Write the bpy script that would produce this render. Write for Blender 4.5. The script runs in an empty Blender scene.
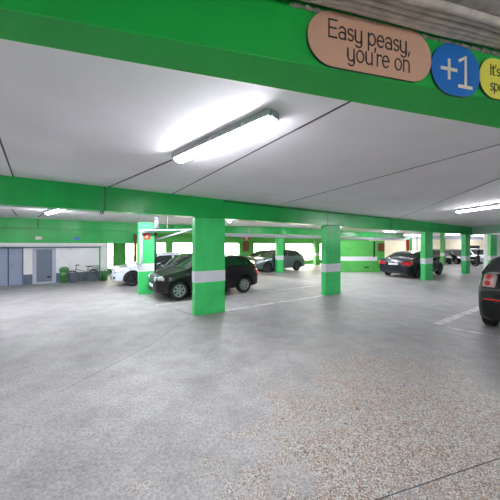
import bpy, bmesh, math, random
from mathutils import Vector, Matrix
random.seed(7)
PI = math.pi
SC = bpy.context.scene
COL = SC.collection

# ---------------------------------------------------------------- camera, world, exposure
CAM_H = 1.76
cam_d = bpy.data.cameras.new('camera')
cam_d.lens = 18.0; cam_d.sensor_width = 36.0; cam_d.shift_y = -0.008
cam_d.clip_start = 0.05; cam_d.clip_end = 300
cam = bpy.data.objects.new('camera', cam_d); COL.objects.link(cam)
cam.location = (0, 0, CAM_H); cam.rotation_euler = (PI/2, 0, 0)
SC.camera = cam
LAMP = 74.0
world = bpy.data.worlds.new('world'); SC.world = world
world.use_nodes = True
bg = world.node_tree.nodes['Background']
bg.inputs[0].default_value = (1.0, 0.93, 0.78, 1); bg.inputs[1].default_value = 9.0
sun_d = bpy.data.lights.new('sun', 'SUN'); sun_d.energy = 6.0; sun_d.angle = 0.05; sun_d.color = (1.0, 0.86, 0.62)
sun = bpy.data.objects.new('sun', sun_d); COL.objects.link(sun)
sun.location = (-10, 40, 12)
sun.rotation_euler = Vector((-0.80, 0.58, 0.22)).to_track_quat('Z', 'Y').to_euler()
SC.view_settings.view_transform = 'Standard'
SC.view_settings.look = 'None'
SC.view_settings.gamma = 1.0
SC.view_settings.use_curve_mapping = False
SC.view_settings.exposure = 0.62
SC.cycles.max_bounces = 10
SC.cycles.diffuse_bounces = 6

# ---------------------------------------------------------------- axes of the car park
# u runs along the row of pillars, v across it; world x right, y away from the camera
CU, SU = 0.8450, 0.5348
TH = math.atan2(SU, CU)
def W(u, v, z=0.0): return Vector((CU*u - SU*v, SU*u + CU*v, z))
def floor_at(px, py):
    y = CAM_H*250.0/(py-246.0); return Vector(((px-250)/250.0*y, y, 0))
def uv_of(p): return (CU*p.x + SU*p.y, -SU*p.x + CU*p.y)
def U_at(px, v):
    r = (px-250)/250.0; return v*(SU + CU*r)/(CU - SU*r)

# ---------------------------------------------------------------- materials
def new_mat(name):
    m = bpy.data.materials.new(name); m.use_nodes = True
    return m, m.node_tree.nodes, m.node_tree.links, m.node_tree.nodes['Principled BSDF']
def lin(c):
    return tuple(((x/255.0+0.055)/1.055)**2.4 if x/255.0 > 0.04045 else x/255.0/12.92 for x in c)
def mat(name, rgb, rough=0.5, metal=0.0, var=0.08, scale=6.0, bump=0.0, spec=0.5, coat=0.0, emit=0.0):
    """paint / plastic with a little procedural unevenness"""
    m, n, l, b = new_mat(name)
    c = lin(rgb)
    tc = n.new('ShaderNodeTexCoord'); nz = n.new('ShaderNodeTexNoise')
    nz.inputs['Scale'].default_value = scale; nz.inputs['Detail'].default_value = 5
    l.new(tc.outputs['Object'], nz.inputs['Vector'])
    rp = n.new('ShaderNodeValToRGB')
    rp.color_ramp.elements[0].position = 0.3; rp.color_ramp.elements[1].position = 0.7
    rp.color_ramp.elements[0].color = tuple(x*(1-var) for x in c)+(1,)
    rp.color_ramp.elements[1].color = tuple(min(1, x*(1+var)) for x in c)+(1,)
    l.new(nz.outputs['Fac'], rp.inputs['Fac']); l.new(rp.outputs['Color'], b.inputs['Base Color'])
    b.inputs['Roughness'].default_value = rough; b.inputs['Metallic'].default_value = metal
    b.inputs['Specular IOR Level'].default_value = spec; b.inputs['Coat Weight'].default_value = coat
    b.inputs['Coat Roughness'].default_value = 0.05
    if bump:
        bp = n.new('ShaderNodeBump'); bp.inputs['Strength'].default_value = bump; bp.inputs['Distance'].default_value = 0.01
        n2 = n.new('ShaderNodeTexNoise'); n2.inputs['Scale'].default_value = scale*8; n2.inputs['Detail'].default_value = 6
        l.new(tc.outputs['Object'], n2.inputs['Vector']); l.new(n2.outputs['Fac'], bp.inputs['Height'])
        l.new(bp.outputs['Normal'], b.inputs['Normal'])
    if emit:
        b.inputs['Emission Color'].default_value = c+(1,); b.inputs['Emission Strength'].default_value = emit
    return m
M = {}
M['green'] = mat('green_paint', (62, 200, 108), 0.36, var=0.10, scale=3, bump=0.12)
M['green_beam'] = mat('green_beam_paint', (18, 176, 78), 0.30, var=0.14, scale=2, bump=0.2)
M['green_lime'] = mat('lime_green_paint', (88, 176, 84), 0.4, var=0.1, scale=3, bump=0.1)
M['green_near'] = mat('deep_green_beam_paint', (6, 176, 64), 0.5, var=0.10, scale=3, bump=0.15)
M['white_band'] = mat('white_band_paint', (214, 216, 222), 0.5, var=0.05, scale=10, bump=0.1)
M['white_wall'] = mat('white_wall_paint', (232, 230, 233), 0.7, var=0.04, scale=3, bump=0.2)
M['cream_wall'] = mat('cream_wall_paint', (244, 232, 205), 0.7, var=0.05, scale=2, bump=0.1)
M['ceiling_white'] = mat('white_ceiling_paint', (236, 232, 238), 0.6, var=0.05, scale=1.2, bump=0.25)
M['raw_concrete'] = mat('raw_concrete', (178, 173, 164), 0.85, var=0.25, scale=14, bump=1.0)
M['dado'] = mat('grey_dado_paint', (92, 106, 122), 0.6, var=0.1, scale=5)
M['door_blue'] = mat('blue_grey_door_paint', (150, 160, 188), 0.45, var=0.05, scale=2)
M['door_dark'] = mat('dark_grey_door_paint', (104, 116, 134), 0.45, var=0.06, scale=2)
M['frame_grey'] = mat('pale_grey_frame_paint', (176, 180, 196), 0.5, var=0.04)
M['dark'] = mat('dark_gap', (36, 38, 42), 0.7, var=0.1)
M['seam'] = mat('dark_joint', (84, 82, 84), 0.8, var=0.3, scale=9)
M['floor_joint'] = mat('dirty_floor_joint', (112, 110, 110), 0.8, var=0.25, scale=9)
M['galv'] = mat('galvanised_metal', (168, 172, 178), 0.35, metal=0.7, var=0.1, scale=8)
M['pipe_white'] = mat('pale_pipe_paint', (178, 184, 196), 0.45, var=0.06, scale=5)
M['conduit'] = mat('dusty_conduit', (200, 194, 180), 0.6, var=0.2, scale=12, bump=0.4)
M['brown'] = mat('brown_panel', (120, 66, 48), 0.6, var=0.3, scale=6)
M['red'] = mat('red_paint', (206, 40, 38), 0.45, var=0.08)
M['sign_pink'] = mat('tan_pink_board', (214, 170, 142), 0.5, var=0.03)
M['sign_blue'] = mat('blue_board', (14, 112, 196), 0.45, var=0.04)
M['sign_yellow'] = mat('yellow_board', (230, 226, 84), 0.5, var=0.03)
M['lamp_housing'] = mat('lamp_housing_plastic', (176, 178, 184), 0.5, var=0.04)
M['sheen_beam'] = mat('beam_paint_with_lamp_sheen', (188, 222, 208), 0.35, var=0.05, scale=2, bump=0.2)  # pale tone puts the right lamp's reflection on green paint into the colour
M['ink'] = mat('dark_ink', (44, 40, 36), 0.6, var=0.05)
M['ink_pale'] = mat('cream_ink', (240, 232, 205), 0.6, var=0.03)
M['sign_edge'] = mat('board_edge', (28, 60, 40), 0.6, var=0.05)
M['tyre'] = mat('tyre_rubber', (30, 30, 32), 0.75, var=0.15, scale=20)
M['rim'] = mat('alloy_rim', (176, 178, 184), 0.3, metal=0.8, var=0.05)
M['rim_dark'] = mat('dark_alloy_rim', (70, 72, 78), 0.35, metal=0.7, var=0.05)
M['black_plastic'] = mat('black_plastic', (30, 31, 33), 0.55, var=0.1)
M['plate'] = mat('number_plate', (226, 228, 232), 0.4, var=0.03)
M['tail_red'] = mat('red_lens', (206, 22, 26), 0.15, var=0.1, coat=1)
M['tail_clear'] = mat('clear_lens', (196, 168, 166), 0.12, var=0.1, coat=1)
M['head'] = mat('headlamp_lens', (206, 210, 218), 0.15, metal=0.1, var=0.15, scale=20, coat=1)
M['chrome'] = mat('chrome', (205, 208, 212), 0.12, metal=1.0, var=0.02)
M['bin_green'] = mat('green_bin_plastic', (52, 120, 56), 0.45, var=0.1)
M['bike_grey'] = mat('grey_bicycle_paint', (110, 112, 122), 0.35, metal=0.4, var=0.05)
M['sign_small_blue'] = mat('small_blue_sign', (40, 110, 200), 0.4, var=0.03)

def glass_mat():
    m, n, l, b = new_mat('tinted_car_glass')
    tc = n.new('ShaderNodeTexCoord'); nz = n.new('ShaderNodeTexNoise'); nz.inputs['Scale'].default_value = 2
    l.new(tc.outputs['Object'], nz.inputs['Vector'])
    mp = n.new('ShaderNodeMapRange'); mp.inputs['To Min'].default_value = 0.03; mp.inputs['To Max'].default_value = 0.07
    l.new(nz.outputs['Fac'], mp.inputs['Value']); l.new(mp.outputs['Result'], b.inputs['Roughness'])
    b.inputs['Base Color'].default_value = (0.018, 0.024, 0.022, 1); b.inputs['IOR'].default_value = 1.6
    b.inputs['Specular IOR Level'].default_value = 0.7
    return m
M['glass'] = glass_mat()

def lamp_mat(name, strength, col=(0.93, 0.95, 1.0)):
    m, n, l, b = new_mat(name)
    b.inputs['Base Color'].default_value = (0.9, 0.9, 0.9, 1); b.inputs['Roughness'].default_value = 0.4
    b.inputs['Emission Color'].default_value = col+(1,); b.inputs['Emission Strength'].default_value = strength
    return m
M['lamp'] = lamp_mat('lamp_diffuser', LAMP)

def floor_mat():
    m, n, l, b = new_mat('worn_concrete_floor')
    tc = n.new('ShaderNodeTexCoord')
    def noise(scale, detail=6, rough=0.6):
        q = n.new('ShaderNodeTexNoise'); q.inputs['Scale'].default_value = scale
        q.inputs['Detail'].default_value = detail; q.inputs['Roughness'].default_value = rough
        l.new(tc.outputs['Object'], q.inputs['Vector']); return q
    def ramp(src, p0, c0, p1, c1):
        r = n.new('ShaderNodeValToRGB'); r.color_ramp.elements[0].position = p0; r.color_ramp.elements[1].position = p1
        r.color_ramp.elements[0].color = tuple(c0)+(1,); r.color_ramp.elements[1].color = tuple(c1)+(1,)
        l.new(src, r.inputs['Fac']); return r
    def mix(fac, a, c, kind='MIX'):
        x = n.new('ShaderNodeMix'); x.data_type = 'RGBA'; x.blend_type = kind
        if isinstance(fac, float): x.inputs[0].default_value = fac
        else: l.new(fac, x.inputs[0])
        l.new(a, x.inputs[6]); l.new(c, x.inputs[7]); return x.outputs[2]
    big = noise(0.35, 5); mid = noise(2.2, 8, 0.7); fine = noise(38, 4, 0.7)
    r1 = ramp(big.outputs['Fac'], 0.3, lin((142, 139, 141)), 0.7, lin((176, 172, 174)))
    r2 = ramp(mid.outputs['Fac'], 0.32, (0.70, 0.70, 0.70), 0.66, (1.12, 1.12, 1.12))
    r3 = ramp(fine.outputs['Fac'], 0.30, (0.60, 0.60, 0.60), 0.66, (1.28, 1.28, 1.28))
    c = mix(1.0, r1.outputs['Color'], r2.outputs['Color'], 'MULTIPLY')
    c = mix(1.0, c, r3.outputs['Color'], 'MULTIPLY')
    # exposed aggregate: little pebbles, brown, white and dark, where the screed has worn away
    vo = n.new('ShaderNodeTexVoronoi'); vo.inputs['Scale'].default_value = 125; l.new(tc.outputs['Object'], vo.inputs['Vector'])
    sep = n.new('ShaderNodeSeparateColor'); l.new(vo.outputs['Color'], sep.inputs['Color'])
    peb = n.new('ShaderNodeValToRGB'); peb.color_ramp.interpolation = 'CONSTANT'
    e = peb.color_ramp.elements
    e[0].position = 0; e[0].color = lin((92, 80, 70))+(1,)
    e[1].position = 0.22; e[1].color = lin((158, 126, 104))+(1,)
    for p, cc in ((0.40, (172, 168, 164)), (0.66, (204, 202, 200)), (0.86, (140, 136, 134))):
        q = e.new(p); q.color = lin(cc)+(1,)
    l.new(sep.outputs[0], peb.inputs['Fac'])
    # wear mask: a patch of the floor, broken up by noise
    mp = n.new('ShaderNodeMapping'); mp.vector_type = 'TEXTURE'
    mp.inputs['Location'].default_value = (1.5, 2.3, 0); mp.inputs['Rotation'].default_value = (0, 0, -0.5)
    mp.inputs['Scale'].default_value = (1.5, 2.3, 1)
    l.new(tc.outputs['Object'], mp.inputs['Vector'])
    ln = n.new('ShaderNodeVectorMath'); ln.operation = 'LENGTH'; l.new(mp.outputs['Vector'], ln.inputs[0])
    mr = n.new('ShaderNodeMapRange'); mr.inputs['From Min'].default_value = 0.2; mr.inputs['From Max'].default_value = 1.3
    mr.inputs['To Min'].default_value = 0.30; mr.inputs['To Max'].default_value = -0.35
    l.new(ln.outputs['Value'], mr.inputs['Value'])
    pn = noise(2.0, 9, 0.75)
    ad = n.new('ShaderNodeMath'); ad.operation = 'MULTIPLY_ADD'; l.new(pn.outputs['Fac'], ad.inputs[0]); ad.inputs[1].default_value = 2.3
    l.new(mr.outputs['Result'], ad.inputs[2])
    mk = ramp(ad.outputs[0], 0.0, (0, 0, 0), 1.0, (1, 1, 1))
    mk.color_ramp.elements[0].position = 0.70; mk.color_ramp.elements[1].position = 1.0; mk.color_ramp.elements[1].color = (0.85, 0.85, 0.85, 1)
    sb = n.new('ShaderNodeMath'); sb.operation = 'MULTIPLY'; l.new(ad.outputs[0], sb.inputs[0]); sb.inputs[1].default_value = 0.8
    l.new(sb.outputs[0], mk.inputs['Fac'])
    c = mix(mk.outputs['Color'], c, peb.outputs['Color'])
    # a rust-brown cast in parts of the worn patch, small oil spots elsewhere
    bn = noise(4.5, 6, 0.7); br = ramp(bn.outputs['Fac'], 0.50, (1, 1, 1), 0.62, (1.0, 0.86, 0.76))
    tint = mix(mk.outputs['Color'], ramp(bn.outputs['Fac'], 0.0, (1, 1, 1), 1.0, (1, 1, 1)).outputs['Color'], br.outputs['Color'])
    c = mix(1.0, c, tint, 'MULTIPLY')
    sv = n.new('ShaderNodeTexVoronoi'); sv.inputs['Scale'].default_value = 2.3; l.new(tc.outputs['Object'], sv.inputs['Vector'])
    sr = ramp(sv.outputs['Distance'], 0.035, (0.55, 0.55, 0.55), 0.055, (1, 1, 1))
    c = mix(1.0, c, sr.outputs['Color'], 'MULTIPLY')
    l.new(c, b.inputs['Base Color'])
    rr = n.new('ShaderNodeMapRange'); rr.inputs['To Min'].default_value = 0.34; rr.inputs['To Max'].default_value = 0.62
    l.new(mid.outputs['Fac'], rr.inputs['Value']); l.new(rr.outputs['Result'], b.inputs['Roughness'])
    bp = n.new('ShaderNodeBump'); bp.inputs['Strength'].default_value = 0.35; bp.inputs['Distance'].default_value = 0.006
    l.new(fine.outputs['Fac'], bp.inputs['Height']); l.new(bp.outputs['Normal'], b.inputs['Normal'])
    b.inputs['Specular IOR Level'].default_value = 0.45
    return m
M['floor'] = floor_mat()
def line_mat():
    m, n, l, b = new_mat('worn_line_paint')
    tc = n.new('ShaderNodeTexCoord'); q = n.new('ShaderNodeTexNoise'); q.inputs['Scale'].default_value = 7; q.inputs['Detail'].default_value = 8
    l.new(tc.outputs['Object'], q.inputs['Vector'])
    r = n.new('ShaderNodeValToRGB'); r.color_ramp.elements[0].position = 0.38; r.color_ramp.elements[1].position = 0.55
    r.color_ramp.elements[0].color = lin((150, 149, 152))+(1,); r.color_ramp.elements[1].color = lin((204, 203, 207))+(1,)
    l.new(q.outputs['Fac'], r.inputs['Fac']); l.new(r.outputs['Color'], b.inputs['Base Color']); b.inputs['Roughness'].default_value = 0.5
    return m
M['line'] = line_mat()

# ---------------------------------------------------------------- mesh helpers
class MB:
    def __init__(s): s.v = []; s.f = []; s.m = []
    def add(s, vs, fs, mi=0):
        o = len(s.v); s.v += [tuple(x) for x in vs]
        s.f += [tuple(i+o for i in f) for f in fs]; s.m += [mi]*len(fs); return s
    def box(s, x0, x1, y0, y1, z0, z1, mi=0):
        vs = [(x, y, z) for z in (z0, z1) for y in (y0, y1) for x in (x0, x1)]
        return s.add(vs, [(0, 2, 3, 1), (4, 5, 7, 6), (0, 1, 5, 4), (2, 6, 7, 3), (0, 4, 6, 2), (1, 3, 7, 5)], mi)
    def prism(s, pts, z0, z1, mi=0):
        n = len(pts)
        vs = [(p[0], p[1], z0) for p in pts] + [(p[0], p[1], z1) for p in pts]
        fs = [tuple(range(n))[::-1], tuple(range(n, 2*n))] + [(i, (i+1) % n, n+(i+1) % n, n+i) for i in range(n)]
        return s.add(vs, fs, mi)
    def tube(s, pts, r, seg=8, mi=0, cap=True, closed=False):
        pts = [Vector(p) for p in pts]; n = len(pts); rings = []
        up = None
        for i, p in enumerate(pts):
            if closed: t = (pts[(i+1) % n]-pts[i-1])
            else: t = (pts[min(i+1, n-1)]-pts[max(i-1, 0)])
            t.normalize()
            if up is None:
                a = Vector((0, 0, 1)) if abs(t.z) < 0.9 else Vector((1, 0, 0))
                up = (a - t*a.dot(t)).normalized()
            else:
                up = (up - t*up.dot(t)).normalized()
            sd = t.cross(up); rr = r[i] if isinstance(r, (list, tuple)) else r
            rings.append([p + (up*math.cos(2*PI*k/seg) + sd*math.sin(2*PI*k/seg))*rr for k in range(seg)])
        vs = [q for ring in rings for q in ring]; fs = []
        m = n if closed else n-1
        for i in range(m):
            a, b2 = i*seg, ((i+1) % n)*seg
            fs += [(a+k, a+(k+1) % seg, b2+(k+1) % seg, b2+k) for k in range(seg)]
        if cap and not closed: fs += [tuple(range(seg))[::-1], tuple(range((n-1)*seg, n*seg))]
        return s.add(vs, fs, mi)
    def lathe_y(s, prof, seg=28, c=(0, 0, 0), mi=0):
        """prof: (radius, y) pairs turned about the y axis through c, closed loop"""
        n = len(prof); vs = []
        for k in range(seg):
            a = 2*PI*k/seg
            for r, y in prof: vs.append((c[0]+r*math.cos(a), c[1]+y, c[2]+r*math.sin(a)))
        fs = [(k*n+i, k*n+(i+1) % n, ((k+1) % seg)*n+(i+1) % n, ((k+1) % seg)*n+i) for k in range(seg) for i in range(n)]
        return s.add(vs, fs, mi)
    def build(s, name, m, parent=None, smooth=False, bevel=0.0, loc=None, rotz=None):
        me = bpy.data.meshes.new(name); me.from_pydata(s.v, [], s.f)
        for x in (m if isinstance(m, (list, tuple)) else [m]): me.materials.append(x)
        for p, mi in zip(me.polygons, s.m): p.material_index = mi; p.use_smooth = smooth
        bm = bmesh.new(); bm.from_mesh(me); bmesh.ops.recalc_face_normals(bm, faces=bm.faces); bm.to_mesh(me); bm.free()
        me.update()
        o = bpy.data.objects.new(name, me); COL.objects.link(o)
        if parent: o.parent = parent
        if loc is not None: o.location = loc
        if rotz is not None: o.rotation_euler = (0, 0, rotz)
        if bevel:
            b = o.modifiers.new('edge', 'BEVEL'); b.width = bevel; b.segments = 2; b.limit_method = 'ANGLE'
        return o
def tag(o, label=None, cat=None, group=None, kind=None):
    if label: o['label'] = label
    if cat: o['category'] = cat
    if group: o['group'] = group
    if kind: o['kind'] = kind
    return o
def empty(name, loc, rz=0.0):
    o = bpy.data.objects.new(name, None); COL.objects.link(o); o.location = loc; o.rotation_euler = (0, 0, rz)
    o.empty_display_size = 0.2; return o
def struct(o, label=None):
    o['kind'] = 'structure'
    if label: o['label'] = label
    return o
def uvbox(name, m, u0, u1, v0, v1, z0, z1, parent=None, bevel=0.0):
    """a box aligned with the pillar row, its origin at its base"""
    o = MB().box(0, u1-u0, 0, v1-v0, 0, z1-z0).build(name, m, parent, bevel=bevel)
    o.location = W(u0, v0, z0); o.rotation_euler = (0, 0, TH); return o

# ---------------------------------------------------------------- floor and ceiling
CEIL = CAM_H + 1.24           # 3.0 m
BEAM = CAM_H + 0.735          # underside of the beams
fl = MB().box(-26, 42, -9, 44, -0.2, 0).build('floor', M['floor']); struct(fl, 'worn grey concrete floor with patches of exposed pebbles')
# face of the beam nearest the camera: y = 1.2 + .24 x ; its far side y = 1.42 + .276 x
def f1(x): return 1.2 + 0.24*x
def f2(x): return 1.42 + 0.276*x
c_main = MB().prism([(-26, f1(-26)+0.1), (42, f1(42)+0.1), (42, 30.4), (14.37, 30.4), (-26, 4.9)], CEIL, CEIL+0.25).build('ceiling', M['ceiling_white']); struct(c_main, 'white painted concrete ceiling')
c_near = MB().prism([(-26, -9), (42, -9), (42, f1(42)+0.1), (-26, f1(-26)+0.1)], CEIL, CEIL+0.25).build('ceiling', M['raw_concrete']); struct(c_near, 'rough bare concrete ceiling on the near side of the green beam')

def at_h(px, py, H):
    y = H*250.0/(246.0-py); return ((px-250)/250.0*y, y)
ntrim = [0]
def trim_name(): ntrim[0] += 1; return 'trim_%d' % ntrim[0]
def seam(p, q, w=0.018, ext=(0, 0)):
    p = Vector(p); q = Vector(q); d = (q-p).normalized(); p = p-d*ext[0]; q = q+d*ext[1]
    n = Vector((-d.y, d.x))*w/2
    o = MB().prism([p-n, q-n, q+n, p+n], CEIL-0.004, CEIL+0.01).build(trim_name(), M['seam']); struct(o, 'joint between ceiling slabs')
seam(at_h(107.5, 187.5, 1.24), at_h(176, 158, 1.24), 0.03, (0.3, 0))
seam(at_h(172, 194, 1.24), at_h(345, 104, 1.24), 0.022, (0.2, 0.35))
seam(at_h(0, 140, 1.24), at_h(14, 178.5, 1.24), 0.02, (1.5, 0.3))
seam(at_h(287.5, 202.5, 1.24), at_h(500, 144, 1.24), 0.02, (0.3, 0.6))
seam(at_h(400, 217.5, 1.24), at_h(500, 178, 1.24), 0.02, (0.2, 1.5))
seam(at_h(12, 209, 1.24), at_h(17, 216, 1.24), 0.03)
seam(at_h(38, 217, 1.24), at_h(49, 210, 1.24), 0.04)

# ---------------------------------------------------------------- beams
fb = MB().prism([(-3.2, f1(-3.2)), (26, f1(26)), (26, f2(26)), (-3.2, f2(-3.2))], CAM_H+0.92, CEIL).build('ceiling_beam', M['green_near'], bevel=0.006); struct(fb, 'deep green ceiling beam nearest the camera, with round-ended signs on it')
bb = uvbox('ceiling_beam', M['green_beam'], -12, 21.0, 6.02, 6.32, BEAM, CEIL, bevel=0.006); struct(bb, 'long green beam carried by the row of pillars')
b2 = uvbox('ceiling_beam', M['green_beam'], -12, 4.0, 14.8, 15.0, CAM_H+0.80, CEIL, bevel=0.006); struct(b2, 'green beam above the doors and the bicycle')
b3 = MB().prism([W(4.0, 14.5), W(11.0, 12.98), W(27, 13.15), W(27, 13.45), W(11.0, 13.28), W(4.0, 14.8)], CAM_H+0.78, CEIL).build('ceiling_beam', M['green_beam'], bevel=0.006); struct(b3, 'green beam farther back over the slim pillars, with a pale pipe along it')
pb = MB().prism([(14.55, 16.9), (14.1, 1.5), (14.4, 1.5), (14.85, 16.9)], BEAM+0.02, CEIL).build('ceiling_beam', M['sheen_beam'], bevel=0.006); struct(pb, 'cross beam coloured with a pale lamp sheen, meeting the pillar row at its far end')
# joints painted over on the beams
for u in (U_at(105, 6.02), U_at(328, 6.02), U_at(391, 6.02)):
    o = uvbox(trim_name(), M['seam'], u-0.012, u+0.012, 6.014, 6.03, BEAM, CEIL); struct(o, 'dark vertical joint on the green beam')
for px in (38,):
    u = U_at(px, 14.8)
    o = uvbox(trim_name(), M['seam'], u-0.02, u+0.02, 14.79, 14.81, CAM_H+0.8, CEIL); struct(o, 'dark vertical joint on the green beam')

# ---------------------------------------------------------------- outer walls
VW = 15.05
# left part: solid wall with doors, white over a grey dado
lw = MB()
d1a, d1b = U_at(-16, VW), U_at(23.5, VW)      # double door
d2a, d2b = U_at(32.5, VW), U_at(56, VW)       # single door with frame
u_end = U_at(107.5, VW)
def wallseg(mb, u0, u1, z0, z1, t=0.3): mb.box(u0, u1, 0, t, z0, z1)
ZL = CAM_H-0.04
wb = MB()
for a, b_ in ((-12, d1a), (d1b, d2a), (d2b, u_end)): wallseg(wb, a, b_, 0.46, CAM_H+0.1)
for a, b_ in ((d1a, d1b), (d2a, d2b)): wallseg(wb, a, b_, ZL-0.03, CAM_H+0.1)
o = wb.build('wall_back_left', M['white_wall'], loc=W(0, VW), rotz=TH); struct(o, 'white wall behind the bicycle')
wd = MB()
for a, b_ in ((-12, d1a), (d1b, d2a), (d2b, u_end)): wallseg(wd, a, b_, 0, 0.46)
o = wd.build('baseboard_back_left', M['dado'], loc=W(0, VW), rotz=TH); struct(o, 'slate grey painted lower band of the white wall')
o = uvbox('wall_soffit', M['green_beam'], -12, U_at(139, VW), VW-0.1, VW+0.35, CAM_H+0.14, CAM_H+0.81); struct(o, 'green bulkhead above the doors')
o = uvbox(trim_name(), M['white_wall'], -12, u_end, VW-0.14, VW+0.3, CAM_H-0.02, CAM_H+0.14); struct(o, 'pale ledge under the green bulkhead')
o = uvbox(trim_name(), M['dado'], -12, u_end-0.3, VW-0.06, VW+0.002, ZL-0.05, ZL+0.0); struct(o, 'dark strip under the pale ledge')
# doors
dr = empty('door_1', W(d1a, VW+0.05), TH); dr['kind'] = 'structure'; dr['label'] = 'blue-grey double door at the left edge'
mid_ = U_at(7.5, VW)-d1a; wdt = d1b-d1a
MB().box(0.04, mid_-0.02, 0.05, 0.1, 0.0, ZL-0.07).build('door_leaf', M['door_blue'], dr, bevel=0.004)
lf = MB().box(mid_+0.02, wdt-0.06, 0.05, 0.1, 0.0, ZL-0.07).build('door_leaf', M['door_blue'], dr, bevel=0.004)
MB().box(mid_+0.06, mid_+0.10, 0.01, 0.05, 0.82, 0.98).tube([(mid_+0.08, 0.02, 0.93), (mid_+0.2, 0.02, 0.93)], 0.012).build('door_handle', M['chrome'], lf)
fr = MB().box(0, 0.04, 0, 0.12, 0, ZL-0.03).box(wdt-0.06, wdt, 0, 0.12, 0, ZL-0.03).box(0, wdt, 0, 0.12, ZL-0.07, ZL-0.03)
fr.build('door_frame', M['door_dark'], dr)
MB().box(mid_-0.02, mid_+0.02, 0.06, 0.09, 0.0, ZL-0.07).build('door_gap', M['dark'], dr)
dr = empty('door_2', W(d2a, VW-0.02), TH); dr['kind'] = 'structure'; dr['label'] = 'dark grey door in a pale grey frame'
wdt = d2b-d2a
MB().box(0.14, wdt-0.14, 0.08, 0.13, 0.08, ZL-0.13).build('door_leaf', M['door_dark'], dr, bevel=0.004)
MB().box(0.52, 0.66, 0.05, 0.08, 0.26, 0.34).build('vent_plate', M['dark'], dr)
MB().box(0, 0.14, 0, 0.16, 0, ZL-0.03).box(wdt-0.14, wdt, 0, 0.16, 0, ZL-0.03).box(0.14, wdt-0.14, 0, 0.16, ZL-0.13, ZL-0.03).box(0.14, wdt-0.14, 0, 0.16, 0, 0.08).build('door_frame', M['frame_grey'], dr, bevel=0.006)

# window wall: green piers and lintel with open bays onto daylight
VO = 17.7
ZT = CAM_H+0.22; ZS = 0.35
ww = MB()
bays = [(U_at(a, VO), U_at(b_, VO)) for a, b_ in ((108.0, 113), (126, 137), (155, 166), (173, 196), (206, 239.5), (254, 281), (286, 314), (320, 350))]
us = U_at(100, VO); ue = 28.5
cur = us
for a, b_ in bays:
    wallseg(ww, cur, a, 0, ZT); cur = b_
wallseg(ww, cur, ue, 0, ZT)
wallseg(ww, us, ue, ZT, CEIL)
for a, b_ in bays: wallseg(ww, a, b_, 0, ZS)
o = ww.build('wall_back', M['green_lime'], loc=W(0, VO), rotz=TH); struct(o, 'green wall with open daylight bays behind the parked cars')
for i, (a, b_) in enumerate(bays):
    o = uvbox('window_%d' % (i+1), M['white_wall'], a, b_, VO+0.02, VO+0.26, ZS, ZS+0.04); struct(o, 'sill of an open daylight bay')
# the jog between the door wall and the window wall
o = uvbox('wall_jog', M['green'], u_end-0.3, u_end, VW+0.3, VO+0.3, 0, CEIL); struct(o)
# far wall on the right, cream, with two daylight bays
XF0, XF1, YF = 14.2, 40.0, 30.0
fw = MB()
def fx(px): return (px-250)/250.0*YF
fb_ = []
cur = XF0
for a, b_ in fb_: fw.box(cur, a, YF, YF+0.3, 0, CAM_H+0.9); cur = b_
fw.box(cur, XF1, YF, YF+0.3, 0, CAM_H+0.9)
for a, b_ in fb_: fw.box(a, b_, YF, YF+0.3, 0, 0.6)
o = fw.build('wall_far', M['cream_wall']); struct(o, 'cream wall at the far right end')
o = MB().box(XF0, XF1, YF-0.1, YF+0.3, CAM_H+0.8, CEIL).build('wall_far_lintel', M['pipe_white']); struct(o)
for i, (a, b_) in enumerate(fb_):
    o = MB().box(a, b_, YF+0.02, YF+0.26, 0.6, 0.64).build('window_%d' % (9+i), M['white_wall']); struct(o, 'sill of an open daylight bay')
# closing walls out of view
for nm, a in (('wall_near', (-26, 42, -9, -8.7)), ('wall_left', (-26, -25.7, -9, 20)), ('wall_right', (39.7, 42, -9, 30))):
    o = MB().box(a[0], a[1], a[2], a[3], 0, CEIL).build(nm, M['white_wall']); struct(o)
o = uvbox('wall_left_far', M['white_wall'], -24, -11.9, VW, VW+0.3, 0, CEIL); struct(o)
# white wall beside the last pillar
o = MB().box(16.62, 39.7, 17.5, 17.8, 0, CAM_H+0.8).build('wall_side', M['white_wall']); struct(o, 'white wall behind the last pillar at the right edge')
# ramp wall, green with a white band
XR0, XR1, YR = 5.4, 9.1, 16.9
o = MB().box(XR0, XR1, YR, YR+0.25, 0, CAM_H+0.36).build('wall_ramp', M['green_lime'], bevel=0.005); struct(o, 'green ramp wall with a white band, behind the dark saloon')
o = MB().box(XR0, XR1-0.5, YR-0.006, YR+0.01, 0.76, 1.05).build(trim_name(), M['white_band']); struct(o, 'white band across the green ramp wall')
o = MB().box(XR1-0.25, XR1, YR+0.25, YR+4, 0, CAM_H+0.36).build('wall_ramp_return', M['green_lime']); struct(o)
o = MB().box(7.7, 8.02, YR-0.02, YR+0.01, 0.28, 0.36).build('wall_vent', M['dark']); tag(o, 'small dark vent slot low in the green ramp wall', 'vent')

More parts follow.
